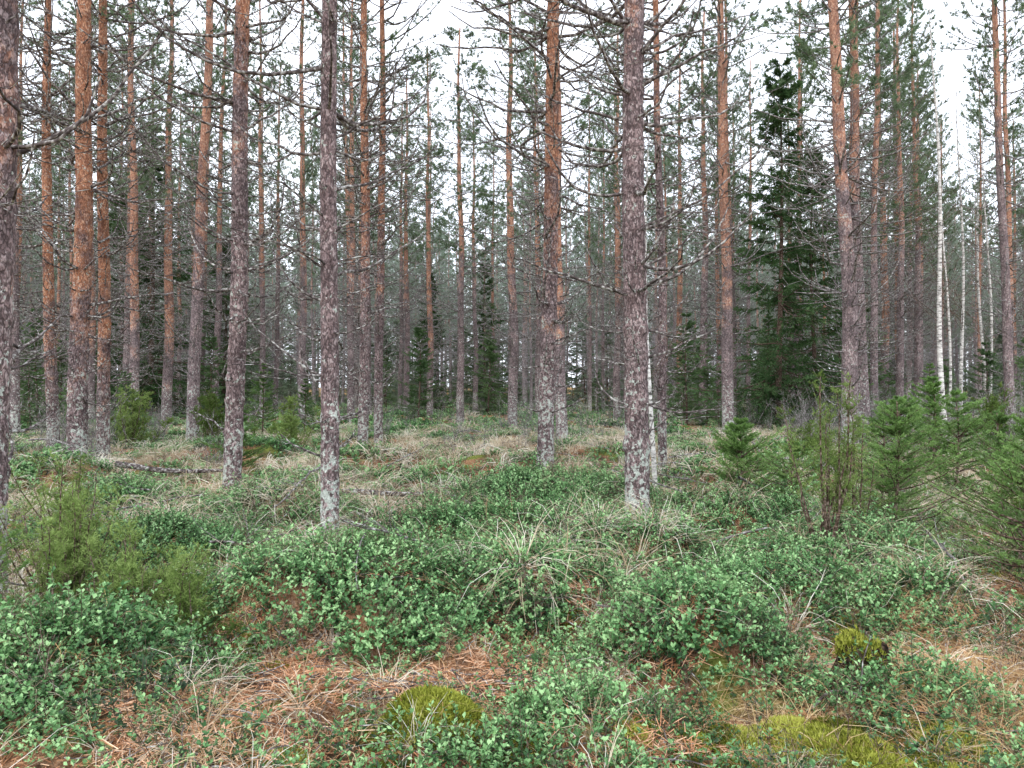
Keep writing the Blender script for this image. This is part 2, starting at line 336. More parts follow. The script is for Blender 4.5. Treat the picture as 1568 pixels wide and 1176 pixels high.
# ---------------------------------------------------------------- pine
def pine(seed, diam, H=17., cb=8.5, near=True, crown=1.0, sway=.05, far=False, dead=1.0):
    r = np.random.default_rng(seed); b = MB()
    Rr = diam/2*1.08
    ph = r.uniform(0, 6, 4); amp = sway*r.uniform(.4, 1, 4)
    def cen(z):
        return np.stack([amp[0]*np.sin(z*.55+ph[0])+amp[1]*.5*np.sin(z*1.3+ph[1])-amp[0]*math.sin(ph[0])-amp[1]*.5*math.sin(ph[1]),
                         amp[2]*np.sin(z*.5+ph[2])-amp[2]*math.sin(ph[2]), z], -1)
    wz = np.cumsum(r.uniform(.26, .46, 60)) + .6; wz = wz[wz < cb]
    if near:
        zz = np.concatenate([np.arange(-.3, 9, .04), np.arange(9, H, .5), [H]]); sides = 22
    else:
        zz = np.concatenate([np.arange(-.3, H, .6 if not far else 1.5), [H]]); sides = 10 if not far else 5
    rad = Rr*(1-.80*(np.clip(zz, 0, H)/H)**1.15)*(1+.30*np.exp(-np.clip(zz, 0, 9)/.13))
    if near:
        for w in wz: rad = rad*(1+.10*r.uniform(.3, 1.4)*np.exp(-((zz-w)/.05)**2))
    th = np.arange(sides)*2*pi/sides
    rr = rad[:, None]*np.ones((1, sides))
    if near:
        rr = rr*(1+.12*(fbm(zz[:, None]*6, np.cos(th)[None]*2+10+np.sin(th)[None]*3, seed)-.5)+.10*(r.random((len(zz), sides))-.5))
    P = cen(zz)
    V, F = tubes(P[None], rr[None], sides)
    b.add(V, F, 0)
    rz = lambda z: Rr*(1-.80*(z/H)**1.15)
    zl = []
    for w in wz:
        n = r.integers(1, 4) if w < 1.5 else r.integers(3, 7)
        zl += [w+r.normal()*.02 for _ in range(int(round(n*dead)))]
        if r.random() < .6: zl.append(w+r.uniform(.05, .3))
    zl = np.array(zl); M = len(zl)
    az = r.uniform(0, 2*pi, M)
    O = cen(zl)+np.stack([np.cos(az), np.sin(az), 0*az], -1)*rz(zl)[:, None]*.7
    Lm = np.where(r.random(M) < (.30 if near else .22), r.uniform(.05, .22, M), r.uniform(.3, 1.2, M)*np.clip(.5+zl*.24, .6, 2.0))
    P = branch(O, az, r.uniform(-.45, .5, M), r.uniform(.1, 1.5, M), Lm, 8 if near else 5, .18, r)
    r0 = np.clip(.0065+Lm*.0075, .006, .020)*r.uniform(.8, 1.4, M)*(diam/.25)**.5
    if near: r0 *= 1.15
    if far: r0 *= 1.5
    K = P.shape[1]
    V, F = tubes(P, r0[:, None]*np.linspace(1, .3, K)[None], 5 if near else 3); b.add(V, F, 1)
    lg = np.where(Lm > .3)[0]
    nsub = 6 if not far else 3
    o2, t2, s2, id2 = along(P[lg], nsub, .25, .97, r)
    az2 = np.arctan2(t2[:, 1], t2[:, 0])+r.choice([-1, 1], len(o2))*r.uniform(.4, 1.1, len(o2))
    L2 = Lm[lg][id2]*(1.1-s2)*r.uniform(.3, .85, len(o2))+.06
    K2 = 4 if near else 3
    P2 = branch(o2, az2, r.uniform(-.3, .5, len(o2)), r.uniform(.0, 1.2, len(o2)), L2, K2, .22, r)
    w2 = np.clip(L2*.009, .003, .008)
    if near: V, F = tubes(P2, w2[:, None]*np.linspace(1, .4, K2)[None], 3)
    else: V, F = ribbons(P2, w2*(2.6 if far else 2.), r, .5)
    b.add(V, F, 1)
    if near:
        o3, t3, s3, i3 = along(P2, 2, .2, .9, r); L3 = L2[i3]*r.uniform(.2, .5, len(o3))+.03
        P3 = branch(o3, np.arctan2(t3[:, 1], t3[:, 0])+r.uniform(-1.1, 1.1, len(o3)), r.uniform(-.4, .6, len(o3)), r.uniform(-.2, 1, len(o3)), L3, 3, .2, r)
        V, F = ribbons(P3, np.full(len(o3), .005), r, .6); b.add(V, F, 1)
    # crown
    cz = []; z = cb
    while z < H-.2:
        cz += [z+r.normal()*.06 for _ in range(r.integers(3, 6))]; z += r.uniform(.3, .5)
    cz = np.array(cz); M = len(cz); u = (cz-cb)/(H-cb)
    az = r.uniform(0, 2*pi, M)
    L = (.5+2.1*np.clip((1-u), 0, 1)**.7*np.clip(.5+u*2, 0, 1))*r.uniform(.55, 1.15, M)
    P = branch(cen(cz), az, r.uniform(.0, .5, M), r.uniform(.3, 1.1, M), L, 6, .14, r)
    V, F = tubes(P, (.008+L*.008)[:, None]*np.linspace(1, .25, 6)[None], 3); b.add(V, F, 1)
    ns = 8
    o2, t2, s2, id2 = along(P, ns, .3, 1, r)
    L2 = (.15+.4*(1.1-s2)*L[id2])*r.uniform(.6, 1.2, len(o2))
    P2 = branch(o2, np.arctan2(t2[:, 1], t2[:, 0])+r.uniform(-1, 1, len(o2)), r.uniform(-.1, .7, len(o2)), r.uniform(.2, 1.1, len(o2)), L2, 3, .2, r)
    V, F = ribbons(P2, np.full(len(o2), .010 if not far else .016), r, .6); b.add(V, F, 1)
    o3, t3, s3, i3 = along(P2, 4 if not near else 3, .3, 1., r)
    clump = r.random(len(o2))
    keep = r.random(len(o3)) < crown*(.55+.45*clump[i3])
    o3 = o3[keep]; t3 = t3[keep]; i3 = i3[keep]
    V, F, vv = needles(o3, t3*.8+np.array([0, 0, .3]), 10 if far else 12, .15 if far else .12, .028 if far else .018, .75, r, clump[i3])
    b.add(V, F, 2, vv)
    return b
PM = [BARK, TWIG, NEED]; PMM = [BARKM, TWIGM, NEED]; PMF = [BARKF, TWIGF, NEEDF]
NEARP = [(-3.64, 5.1, .24, .015, 4.6), (-7.53, 12.8, .30, .013, 3.4), (-7.85, 14.2, .22, 0, 2.4), (-9.92, 16, .23, -.01, 3.0),
         (-3.77, 9.95, .225, .017, 6.0), (-1.65, 6.7, .155, -.004, 7.5), (-3.14, 15.5, .21, .007, 5.0), (-3.19, 17.7, .20, .007, 5.0),
         (.54, 12, .25, .013, 4.4), (1.38, 8.1, .255, -.009, 7.0), (2.70, 13.2, .15, -.017, 7.0)]
for i, (x, y, d, lean, st) in enumerate(NEARP):
    me = pine(100+i, d, H=16+R.uniform(-1, 1.5), cb=8.+R.uniform(-.5, 1), near=True, crown=.35, sway=.035, dead=1.3).mesh('pine_tree', PM)
    link('pine_tree', me, (x, y, float(gh(x, y))-.02), (0, math.atan(lean), 0), color=(st/20, 0, 0, 1))
MIDP = [(-13.1, 25, .26, .015, 6), (-12.15, 26, .33, .01, 3.4), (-8.42, 19.5, .30, .034, 5.5), (-6.66, 23.5, .22, 0, 5),
        (-6.1, 28, .26, 0, 6.5), (-5.44, 38, .3, 0, 7), (-2.09, 30, .30, -.007, 7), (.02, 25, .33, -.01, 6), (1.34, 19.5, .30, -.015, 4.2),
        (4.98, 35, .34, 0, 6), (8.6, 38, .32, 0, 2.4), (6.43, 22, .33, -.017, 4.6), (7.76, 30, .32, 0, 8), (7.78, 17, .34, -.035, 6.5),
        (8.86, 18.5, .30, -.035, 7), (15.2, 30, .32, -.02, 3.6), (16.8, 32, .32, -.02, 3.2), (13.5, 20, .24, -.04, 9), (16.5, 30, .27, -.02, 8)]
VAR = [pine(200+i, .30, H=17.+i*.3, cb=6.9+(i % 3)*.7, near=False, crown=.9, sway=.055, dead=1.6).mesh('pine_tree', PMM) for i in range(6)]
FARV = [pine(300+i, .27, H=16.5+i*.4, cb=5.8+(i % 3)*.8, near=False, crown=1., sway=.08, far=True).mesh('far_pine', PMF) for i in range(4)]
def putmid(k, x, y, d, lean, st):
    s = max(d/.30, .7)
    link('pine_tree', VAR[k % 6], (x, y, float(gh(x, y))-.05), (R.normal()*.006, math.atan(lean), 0), (s, s, 1+R.uniform(-.08, .08)), (st/20, 0, 0, 1))
for i, t in enumerate(MIDP): putmid(i, *t)
placed = [(a[0], a[1]) for a in NEARP+MIDP]
cnt = 0
for _ in range(6000):
    y = R.uniform(21, 47); x = R.uniform(-.80*y-2, .80*y+2)
    if min((x-a)**2+(y-c)**2 for a, c in placed) < 3.0**2: continue
    if y < 27 and abs(x) < 6: continue
    placed.append((x, y)); putmid(cnt, x, y, R.uniform(.17, .29), R.normal()*.012, R.uniform(3.5, 9)); cnt += 1
    if cnt > 76: break
for (x, y) in [(-9, 7), (9.5, 9), (-11, 11), (12, 13)]:
    putmid(int(R.integers(6)), x, y, R.uniform(.2, .3), 0, 7)

# ---------------------------------------------------------------- spruce
def spruce(seed, H, Wd, base=.3, nbr=200, ntw=12, nn=9, nl=.05, nw=.012, droop=.5, twl=.35, trunk=.02, irr=.45, lay=.035, bend=.0):
    r = np.random.default_rng(seed); b = MB()
    zz = np.linspace(-.2, H, 14); px = bend*np.sin(zz/H*3+seed)*H
    P = np.stack([px-px[0], .01*H*np.cos(zz*5/H), zz], -1)
    V, F = tubes(P[None], (trunk*H/2*(1-.93*np.clip(zz, 0, H)/H)+.003)[None], 8); b.add(V, F, 0)
    z = base+(H*.985-base)*r.random(nbr)**1.05; z = np.round(z/(H*lay))*(H*lay)+r.normal(size=nbr)*H*.006
    u = np.clip((z-base)/(H-base), 0, 1)
    az = r.uniform(0, 2*pi, nbr)
    L = Wd*(1-u)**.75*r.uniform(irr, 1.2, nbr)*np.clip(.6+u*3, 0, 1)*(.6+.8*vn(az*1.2, z/H*9, seed))+.02*H
    e0 = .5*u+.15-droop*(1-u); e1 = .6-droop*.6*(1-u)
    P = branch(np.stack([np.interp(z, zz, P[:, 0]), 0*z, z], -1), az, e0+r.normal(size=nbr)*.15, e1, L, 6, .10, r)
    V, F = tubes(P, (.0035+L*.008)[:, None]*np.linspace(1, .3, 6)[None], 3); b.add(V, F, 0)
    o2, t2, s2, id2 = along(P, ntw, .15, 1, r)
    L2 = twl*L[id2]*(1.15-s2)*r.uniform(.6, 1.2, len(o2))+.02*Wd
    P2 = branch(o2, np.arctan2(t2[:, 1], t2[:, 0])+r.choice([-1, 1], len(o2))*r.uniform(.3, 1.1, len(o2)), t2[:, 2]-droop*.8*r.random(len(o2)), t2[:, 2]-droop*1.6*r.random(len(o2)), L2, 3, .08, r)
    V, F = ribbons(P2, np.full(len(o2), .0030*max(1, H/4)), r, .6); b.add(V, F, 0)
    bv = np.clip(r.random(nbr)*.6+.1, 0, 1)
    o3, t3, s3, i3 = along(P2, nn, 0, 1.05, r)
    v = np.clip(bv[id2[i3]]+.35*(s2[i3]-.5)+.2*s3, 0, 1)
    V, F, vv = needles(o3, t3, 2, nl, nw, .6, r, v); b.add(V, F, 1, vv)
    o4, t4, s4, i4 = along(P, int(nn*2), .2, 1.03, r)
    V, F, vv = needles(o4, t4, 2, nl, nw, .6, r, bv[i4]); b.add(V, F, 1, vv)
    return b
BIGS = [spruce(400+i, 12, 2.6, .6, 200, 16, 8, .13, .03, .65, .42, .018, .25).mesh('spruce_tree', [BROWN, SPR]) for i in range(2)]
MIDS = [spruce(410+i, 5, 1.3, .15, 110, 12, 7, .08, .022, .35, .4, .018, .3).mesh('spruce_tree', [BROWN, SPRM if i == 0 else SPRS if i == 1 else SPRM]) for i in range(3)]
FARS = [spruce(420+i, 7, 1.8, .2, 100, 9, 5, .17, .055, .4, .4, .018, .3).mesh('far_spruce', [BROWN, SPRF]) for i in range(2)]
def put(name, me, x, y, s=1, sz=None, rz=None):
    link(name, me, (x, y, float(gh(x, y))-.03), (0, 0, R.uniform(0, 6.28) if rz is None else rz), (s, s, s if sz is None else sz))
put('spruce_tree', BIGS[0], 8.7, 24, 1.05, 1.0); put('spruce_tree', BIGS[1], 10.6, 26, .9, .8)
put('spruce_tree', BIGS[1], -14.6, 30, 1.1, 1.0); put('spruce_tree', BIGS[0], -16.8, 32, 1., .85)
put('spruce_tree', BIGS[0], -1.5, 41, .7, .72); put('spruce_tree', BIGS[1], -4.6, 42, .6, .68)
put('spruce_tree', BIGS[0], -13.2, 34, .9, .7)
SP = [(-6.4, 19, .42), (-5.6, 20, .34), (-9.4, 18, .4), (-10.2, 19.5, .36), (6.7, 24, .42), (9.8, 21, .5), (11.3, 20, .4), (12.9, 22, .45),
      (15.4, 24, .6), (17.5, 25, .7), (19.5, 27, .7), (-15, 23, .5), (-12, 20, .35), (4.6, 27, .35), (-20, 26, .7), (7.4, 28, .5), (12, 27, .8), (14, 29, .9), (-18, 28, .9)]
for i in range(34):
    y = R.uniform(27, 46); x = R.uniform(-.75*y, .75*y)
    if abs(x+.5) < 2.5 and y < 36: continue
    SP.append((x, y, R.uniform(.3, 1.0)))
for (x, y, s) in SP: put('spruce_tree', MIDS[int(R.integers(3))], x, y, s*1.25, s)
def sap(name, x, y, H, W, seed, nbr=70, droop=.1, mat=SPRS, base=.1, nl=.024, nw=.0045, ntw=12, nn=14):
    me = spruce(seed, H, W*1.2, base, nbr, ntw, nn, nl, nw, droop, .42, .022, .25, .07, .02).mesh(name, [BROWN, mat]); put(name, me, x, y)
sap('spruce_sapling', 2.78, 9.0, 1.25, .82, 501, 150, .25, SPRS, .05, .032, .007)
sap('spruce_sapling', 3.45, 6.7, 1.4, .70, 502, 100)
sap('spruce_sapling', 3.62, 5.15, 1.38, .70, 503, 100)
sap('spruce_sapling', 4.9, 7.4, 1.3, .65, 504, 80)
sap('spruce_sapling', 4.4, 8.8, 1.4, .7, 505, 90)
sap('spruce_sapling', 4.15, 6.2, 1.1, .6, 511, 70)
sap('spruce_sapling', 3.9, 7.6, .9, .55, 512, 60)
sap('spruce_sapling', 3.0, 7.9, .7, .5, 513, 50)
sap('spruce_sapling', 6.6, 11, 1.5, .8, 506, 90, nl=.035, nw=.008)
sap('spruce_sapling', 5.3, 10.2, 1.4, .75, 508, 90, nl=.035, nw=.008)
sap('spruce_sapling', 7.4, 13, 1.7, .8, 509, 90, nl=.04, nw=.010)
sap('spruce_sapling', -4.8, 13.0, 1.2, .5, 507, 70, nl=.035, nw=.008)
sap('spruce_sapling', -3.05, 4.1, .95, .4, 510, 60)

# ---------------------------------------------------------------- juniper
def juniper(seed, H, W, nst=16, dens=1.0, nl=.024, nw=.0045, lowbare=0.1):
    r = np.random.default_rng(seed); b = MB()
    az = r.uniform(0, 2*pi, nst); O = np.zeros((nst, 3)); O[:, :2] = r.normal(size=(nst, 2))*.03; O[:, 2] = -.05
    L = H*r.uniform(.55, 1.08, nst); e = np.clip(pi/2-np.abs(r.normal(size=nst))*W/H*.75, .3, 1.55)
    P = branch(O, az, e, e+.15, L, 8, .12, r)
    V, F = tubes(P, (.004+L*.006)[:, None]*np.linspace(1, .25, 8)[None], 5); b.add(V, F, 0)
    o2, t2, s2, i2 = along(P, 16, lowbare, 1, r)
    L2 = .30*W*(1.3-s2)*r.uniform(.5, 1.3, len(o2))+.04
    P2 = branch(o2, r.uniform(0, 2*pi, len(o2)), r.uniform(.1, 1., len(o2)), r.uniform(.5, 1.3, len(o2)), L2, 4, .15, r)
    V, F = ribbons(P2, np.full(len(o2), .0035), r, .6); b.add(V, F, 0)
    o3, t3, s3, i3 = along(P2, 6, .2, 1, r); L3 = L2[i3]*r.uniform(.25, .5, len(o3))+.02
    P3 = branch(o3, r.uniform(0, 2*pi, len(o3)), r.uniform(.1, 1.1, len(o3)), r.uniform(.3, 1.2, len(o3)), L3, 3, .1, r)
    keep = r.random(len(o3)) < dens*(.25+.9*s2[i3]); P3 = P3[keep]; j = i2[i3[keep]]
    o4, t4, s4, i4 = along(P3, 13, 0, 1.05, r)
    bv = r.random(nst)
    V, F, vv = needles(o4, t4, 1, nl, nw, .7, r, np.clip(bv[j[i4]]*.5+.35*s4+.1, 0, 1)); b.add(V, F, 1, vv)
    return b
def jun(name, x, y, H, W, seed, **k):
    put(name, juniper(seed, H, W, **k).mesh(name, [BROWN, JUN]), x, y)
jun('juniper_bush', -2.85, 4.75, 1.02, .62, 601, nst=34)
jun('juniper_bush', -2.35, 4.5, .70, .55, 602, nst=24)
jun('juniper_bush', -1.9, 4.3, .48, .4, 606, nst=14)
jun('juniper_bush', 2.58, 6.1, 1.5, .42, 603, nst=14, dens=1.2, lowbare=.35)
jun('juniper_bush', 3.0, 6.4, 1.1, .4, 604, nst=8, dens=.4, lowbare=.3)
jun('juniper_bush', -3.7, 6.2, 1.1, .5, 605, nst=16, dens=.8)
jun('juniper_bush', -9.0, 17.5, 1.6, .9, 607, nst=18, nl=.05, nw=.014)
jun('juniper_bush', -6.9, 17, 1.4, .8, 608, nst=16, nl=.05, nw=.014)
jun('juniper_bush', 4.1, 5.9, 1.0, .5, 609, nst=12, dens=.7)
jun('juniper_bush', 10.2, 15.5, 1.6, 1.0, 610, nst=16, nl=.05, nw=.014)
jun('juniper_bush', 4.9, 12.0, 1.0, .8, 611, nst=14, nl=.04, nw=.009)
jun('juniper_bush', -4.6, 15.5, 1.3, .9, 612, nst=14, nl=.05, nw=.012)

# ---------------------------------------------------------------- birch
def birch(seed, diam, H):
    r = np.random.default_rng(seed); b = MB()
    zz = np.linspace(-.2, H, 40); P = np.stack([.08*np.sin(zz*.7+seed), .08*np.cos(zz*.6+seed), zz], -1); P[:, :2] -= P[0, :2]
    V, F = tubes(P[None], (diam/2*(1-.88*np.clip(zz, 0, H)/H))[None], 10); b.add(V, F, 0)
    M = int(H*4); z = r.uniform(H*.25, H*.97, M); O = np.stack([np.interp(z, zz, P[:, 0]), np.interp(z, zz, P[:, 1]), z], -1)
    L = .25+(H-z)*.2*r.uniform(.5, 1, M)
    Pb = branch(O, r.uniform(0, 6.28, M), r.uniform(.5, 1., M), r.uniform(.5, 1.2, M), L, 6, .1, r)
    V, F = tubes(Pb, (.003+L*.004)[:, None]*np.linspace(1, .3, 6)[None], 3); b.add(V, F, 1)
    o2, t2, s2, i2 = along(Pb, 9, .2, 1, r); L2 = L[i2]*(1.15-s2)*.5+.08
    P2 = branch(o2, np.arctan2(t2[:, 1], t2[:, 0])+r.uniform(-.9, .9, len(o2)), r.uniform(.1, .9, len(o2)), r.uniform(-.2, .9, len(o2)), L2, 4, .15, r)
    V, F = ribbons(P2, np.full(len(o2), .006), r, .5); b.add(V, F, 1)
    return b
for i, (x, y, d, lean, H) in enumerate([(1.99, 10.2, .075, -.003, 5.3), (10.6, 18, .15, -.035, 11), (13.4, 22, .12, -.02, 11), (15.5, 24, .12, -.03, 10), (12.4, 21, .09, -.03, 9), (17.3, 27, .14, -.03, 11)]):
    link('birch_tree', birch(700+i, d, H).mesh('birch_tree', [BIRCH, BROWN]), (x, y, float(gh(x, y))), (0, math.atan(lean), 0))

# ---------------------------------------------------------------- distant forest mass
r = np.random.default_rng(11); pts = []; pk = []; sc = []
sp = 3.55
for y in np.arange(47, 104, sp):
    for x in np.arange(-.80*y-5, .80*y+5, sp):
        px, py = x+r.uniform(-1.8, 1.8), y+r.uniform(-1.8, 1.8)
        if r.random() < .12: continue
        pts.append((px, py)); pk.append(r.integers(4)); s = r.uniform(.65, 1.1); sc.append((s, s, r.uniform(.8, 1.1)))
for _ in range(330):
    y = r.uniform(47, 100); x = r.uniform(-.78*y, .78*y); s = r.uniform(.3, 1.05)
    pts.append((x, y)); pk.append(4+r.integers(2)); sc.append((s*1.2, s*1.2, s))
pts = np.array(pts); pos = np.stack([pts[:, 0], pts[:, 1], gh(pts[:, 0], pts[:, 1])-.1], 1)
rot = np.stack([r.normal(size=len(pts))*.015, r.normal(size=len(pts))*.015, r.uniform(0, 6.28, len(pts))], 1)
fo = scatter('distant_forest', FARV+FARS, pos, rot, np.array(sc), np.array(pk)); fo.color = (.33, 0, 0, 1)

# ---------------------------------------------------------------- undergrowth prototypes
def lingo(seed, rad, nst, nlf, lL, lW, h):
    r = np.random.default_rng(seed); b = MB()
    q = np.sqrt(r.random(nst))*rad; a = r.uniform(0, 6.28, nst)
    O = np.stack([q*np.cos(a), q*np.sin(a), -.03+0*q], -1)
    L = h*r.uniform(.5, 1.2, nst)*(1-.45*(q/rad)**2)+.03
    P = branch(O, a+r.normal(size=nst)*.6, 1.35-.5*q/rad, 1.4-.5*q/rad, L, 3, .15, r)
    V, F = ribbons(P, np.full(nst, .003), r, .6); b.add(V, F, 0)
    o, t, s, i = along(P, nlf, .3, 1.03, r)
    az = r.uniform(0, 6.28, len(o)); D = np.stack([np.cos(az), np.sin(az), r.uniform(-.1, .9, len(o))], -1)+t*.3
    sv = r.random(nst)
    v = np.clip(.75*s**1.5+.30*sv[i]+r.normal(size=len(o))*.1-.12, 0, 1)  # leaves darker low on the stem: inner shade painted into the colour
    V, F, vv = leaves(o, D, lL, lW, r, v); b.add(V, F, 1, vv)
    return b
def grass(seed, n, L, W, rad, lay=.0, K=5):
    r = np.random.default_rng(seed); b = MB()
    q = np.sqrt(r.random(n))*rad; a = r.uniform(0, 6.28, n)
    O = np.stack([q*np.cos(a), q*np.sin(a), -.02+0*q], -1)
    e0 = r.uniform(.6, 1.5, n)-lay; e1 = r.uniform(-1.3, .3, n)-lay*.2
    l = L*r.uniform(.4, 1.2, n)
    P = branch(O, a+r.normal(size=n)*.9, e0, e1, l, K, .1, r)
    P[..., 2] = np.maximum(P[..., 2], -.02+.02*r.random((n, 1)))
    V, F = ribbons(P, W*r.uniform(.5, 1.3, n), r); b.add(V, F, 0, np.repeat(np.clip(r.beta(2, 1.6, n), 0, 1), 2*K))
    return b
def litter(seed):
    r = np.random.default_rng(seed); b = MB(); n = 360
    q = np.sqrt(r.random(n))*.28; a = r.uniform(0, 6.28, n); O = np.stack([q*np.cos(a), q*np.sin(a), r.uniform(0, .02, n)], -1)
    P = branch(O, r.uniform(0, 6.28, n), r.normal(size=n)*.2, r.normal(size=n)*.2, r.uniform(.03, .09, n), 2, .1, r)
    V, F = ribbons(P, np.full(n, .0035), r, .8); b.add(V, F, 0, np.repeat(r.random(n), 4))
    n = 8; O = np.stack([r.normal(size=n)*.12, r.normal(size=n)*.12, r.uniform(.0, .03, n)], -1)
    P = branch(O, r.uniform(0, 6.28, n), r.normal(size=n)*.12, r.normal(size=n)*.12, r.uniform(.08, .35, n), 5, .2, r)
    V, F = tubes(P, np.full((n, 5), .003), 3); b.add(V, F, 1)
    return b
def stick(seed, L, rad):
    r = np.random.default_rng(seed); b = MB()
    P = branch(np.array([[-L/2, 0, .10]]), np.array([0.]), np.array([.05]), np.array([-.05]), np.array([L]), 10, .12, r)
    V, F = tubes(P, rad*np.linspace(1, .35, 10)[None], 6); b.add(V, F, 0)
    o, t, s, i = along(P, 7, .25, .98, r)
    P2 = branch(o, r.uniform(-1.2, 1.2, 7), r.uniform(-.1, .8, 7), r.uniform(0, .9, 7), L*r.uniform(.1, .35, 7), 5, .2, r)
    V, F = tubes(P2, np.full((7, 5), rad*.4)*np.linspace(1, .4, 5)[None], 3); b.add(V, F, 0)
    return b
def moss(seed):
    r = np.random.default_rng(seed); b = MB(); n = 800
    q = np.sqrt(r.random(n))*.14; a = r.uniform(0, 6.28, n)
    C = np.stack([q*np.cos(a), q*np.sin(a), .05*(1-(q/.14)**2)-.01], -1)
    V, F, vv = needles(C, np.stack([np.cos(a)*q*4, np.sin(a)*q*4, 1+0*a], -1), 2, .022, .007, .6, r, r.random(n)*.8+.1); b.add(V, F, 0, vv)
    return b
def twiggy(seed, H, n, rr, spread=.5, fine=3):
    r = np.random.default_rng(seed); b = MB()
    O = np.zeros((n, 3)); O[:, :2] = r.normal(size=(n, 2))*.05*H; O[:, 2] = -.03
    L = H*r.uniform(.5, 1.1, n)
    P = branch(O, r.uniform(0, 6.28, n), 1.5-np.abs(r.normal(size=n))*spread, 1.5-np.abs(r.normal(size=n))*spread, L, 7, .15, r)
    V, F = tubes(P, (rr*L/H)[:, None]*np.linspace(1, .35, 7)[None], 3); b.add(V, F, 0)
    o, t, s, i = along(P, 7, .2, 1, r); L2 = L[i]*(1.1-s)*.45+.04*H
    P2 = branch(o, r.uniform(0, 6.28, len(o)), r.uniform(.1, 1.2, len(o)), r.uniform(.4, 1.3, len(o)), L2, 4, .2, r)
    V, F = ribbons(P2, np.full(len(o), rr*.9), r, .6); b.add(V, F, 0)
    o, t, s, i = along(P2, fine, .2, 1, r); L3 = L2[i]*.4
    P3 = branch(o, r.uniform(0, 6.28, len(o)), r.uniform(.1, 1.2, len(o)), r.uniform(.4, 1.3, len(o)), L3, 3, .2, r)
    V, F = ribbons(P3, np.full(len(o), rr*.6), r, .6); b.add(V, F, 0)
    return b

def pointset(n, y0, y1, r, pw=2.0, mar=1.0):
    u = r.random(n); y = (y0**pw+u*(y1**pw-y0**pw))**(1/pw); x = r.uniform(-1, 1, n)*(.74*y+mar)
    return x, y
def inst(x, y, r, smin, smax, npick, off=0, zo=0.):
    p = np.stack([x, y, gh(x, y)+zo], 1); rt = ground_rot(p, r); rt[:, 2] = r.uniform(0, 6.28, len(p))
    return p, rt, r.uniform(smin, smax, len(p)), r.integers(0, npick, len(p))+off
def mossy(x, y):
    return np.maximum(np.exp(-(((x+.36)/.22)**2+((y-3.38)/.18)**2)**2), .8*np.exp(-(((x-1.55)/.45)**2+((y-3.25)/.22)**2)**2))
def openf(x, y):
    return np.maximum(np.exp(-(((x+1.0)/.55)**2+((y-3.45)/.42)**2)**2), np.maximum(.85*np.exp(-(((x-2.6)/.65)**2+((y-3.9)/.55)**2)**2), .8*np.exp(-(((x+.15)/.4)**2+((y-4.15)/.16)**2)**2)))
def cover(x, y):
    m = np.clip(mound(x, y)*8, 0, 1)
    fb = fbm(x/1.0+40, y/1.0, 33)
    far = np.clip((fb-.43)*7, 0, 1)
    w = np.clip((y-4.4)/1.2, 0, 1)
    e = np.exp(-(((x-.35)/.8)**2+((y-3.3)/.5)**2))*.9
    c = np.maximum(np.maximum(m, far*w), np.maximum(e, .36*(fb > .45)))
    return c*(1-mossy(x, y))*(1-.9*openf(x, y))
def cat(L): return [np.concatenate(a) for a in zip(*L)]
r = np.random.default_rng(21)
LP = [lingo(1, .19, 48, 12, .024, .015, .21), lingo(2, .19, 48, 12, .022, .0135, .18), lingo(3, .15, 34, 12, .025, .015, .25),
      lingo(4, .24, 26, 10, .042, .027, .20), lingo(5, .24, 26, 10, .038, .025, .17), lingo(6, .5, 40, 8, .08, .06, .26)]
x, y = pointset(4500, 2.3, 9.5, r); k = r.random(len(x)) < cover(x, y)*.88; A = inst(x[k], y[k], r, .55, 1.15, 3)
A = (A[0], A[1], A[2]*(1+.25*np.clip(mound(x[k], y[k])*4, 0, 1)), A[3])
x, y = pointset(5600, 9.5, 24, r); k = r.random(len(x)) < cover(x, y)*.65+.04; B = inst(x[k], y[k], r, .7, 1.3, 2, 3)
x, y = pointset(3000, 22, 70, r, 1.6); k = r.random(len(x)) < .6; C = inst(x[k], y[k], r, .7, 1.3, 1, 5)
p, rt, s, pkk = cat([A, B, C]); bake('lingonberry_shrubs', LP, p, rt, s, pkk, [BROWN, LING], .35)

GP = [grass(31, 44, .48, .007, .05), grass(32, 52, .42, .0065, .09, .3), grass(33, 30, .58, .0075, .04),
      grass(35, 50, .52, .014, .11, .15, 4), grass(36, 50, .6, .028, .3, .2, 4)]
def gcov(x, y):
    return np.clip((fbm(x/.9+7, y/.9, 77)-.45)*7, 0, 1)
x, y = pointset(2700, 4.9, 10, r); k = r.random(len(x)) < gcov(x, y)*.85+.07; A = inst(x[k], y[k], r, .55, 1.25, 3)
x, y = pointset(4000, 9, 24, r); k = r.random(len(x)) < gcov(x, y)*.85+.12; B = inst(x[k], y[k], r, .6, 1.2, 1, 3)
x, y = pointset(900, 22, 60, r, 1.6); C = inst(x, y, r, .6, 1.1, 1, 4)
x, y = pointset(170, 2.6, 5.5, r); D = inst(x, y, r, .4, .8, 3)
p, rt, s, pkk = cat([A, B, C, D]); bake('dry_grass', GP, p, rt, s, pkk, [GRASS], .35, 2)
x = r.normal(size=420)*.7+2.7; y = r.normal(size=420)*.6+3.8; k = (y > 2.2); A = inst(x[k], y[k], r, .6, 1.1, 1, 0)
x, y = pointset(350, 2.4, 9, r); B = inst(x, y, r, .5, 1.1, 1, 0)
x, y = pointset(300, 2.4, 7, r); C = inst(x, y, r, .5, 1.1, 1, 1)
p, rt, s, pkk = cat([A, B, C]); bake('reddish_grass', [grass(34, 44, .32, .0045, .16, .4), grass(37, 36, .28, .004, .08)], p, rt, s, pkk, [REED], .3, 3)
x, y = pointset(1300, 2.3, 8, r); k = r.random(len(x)) > cover(x, y)*.8; p, rt, s, pkk = inst(x[k], y[k], r, .7, 1.3, 3, 0, .003)
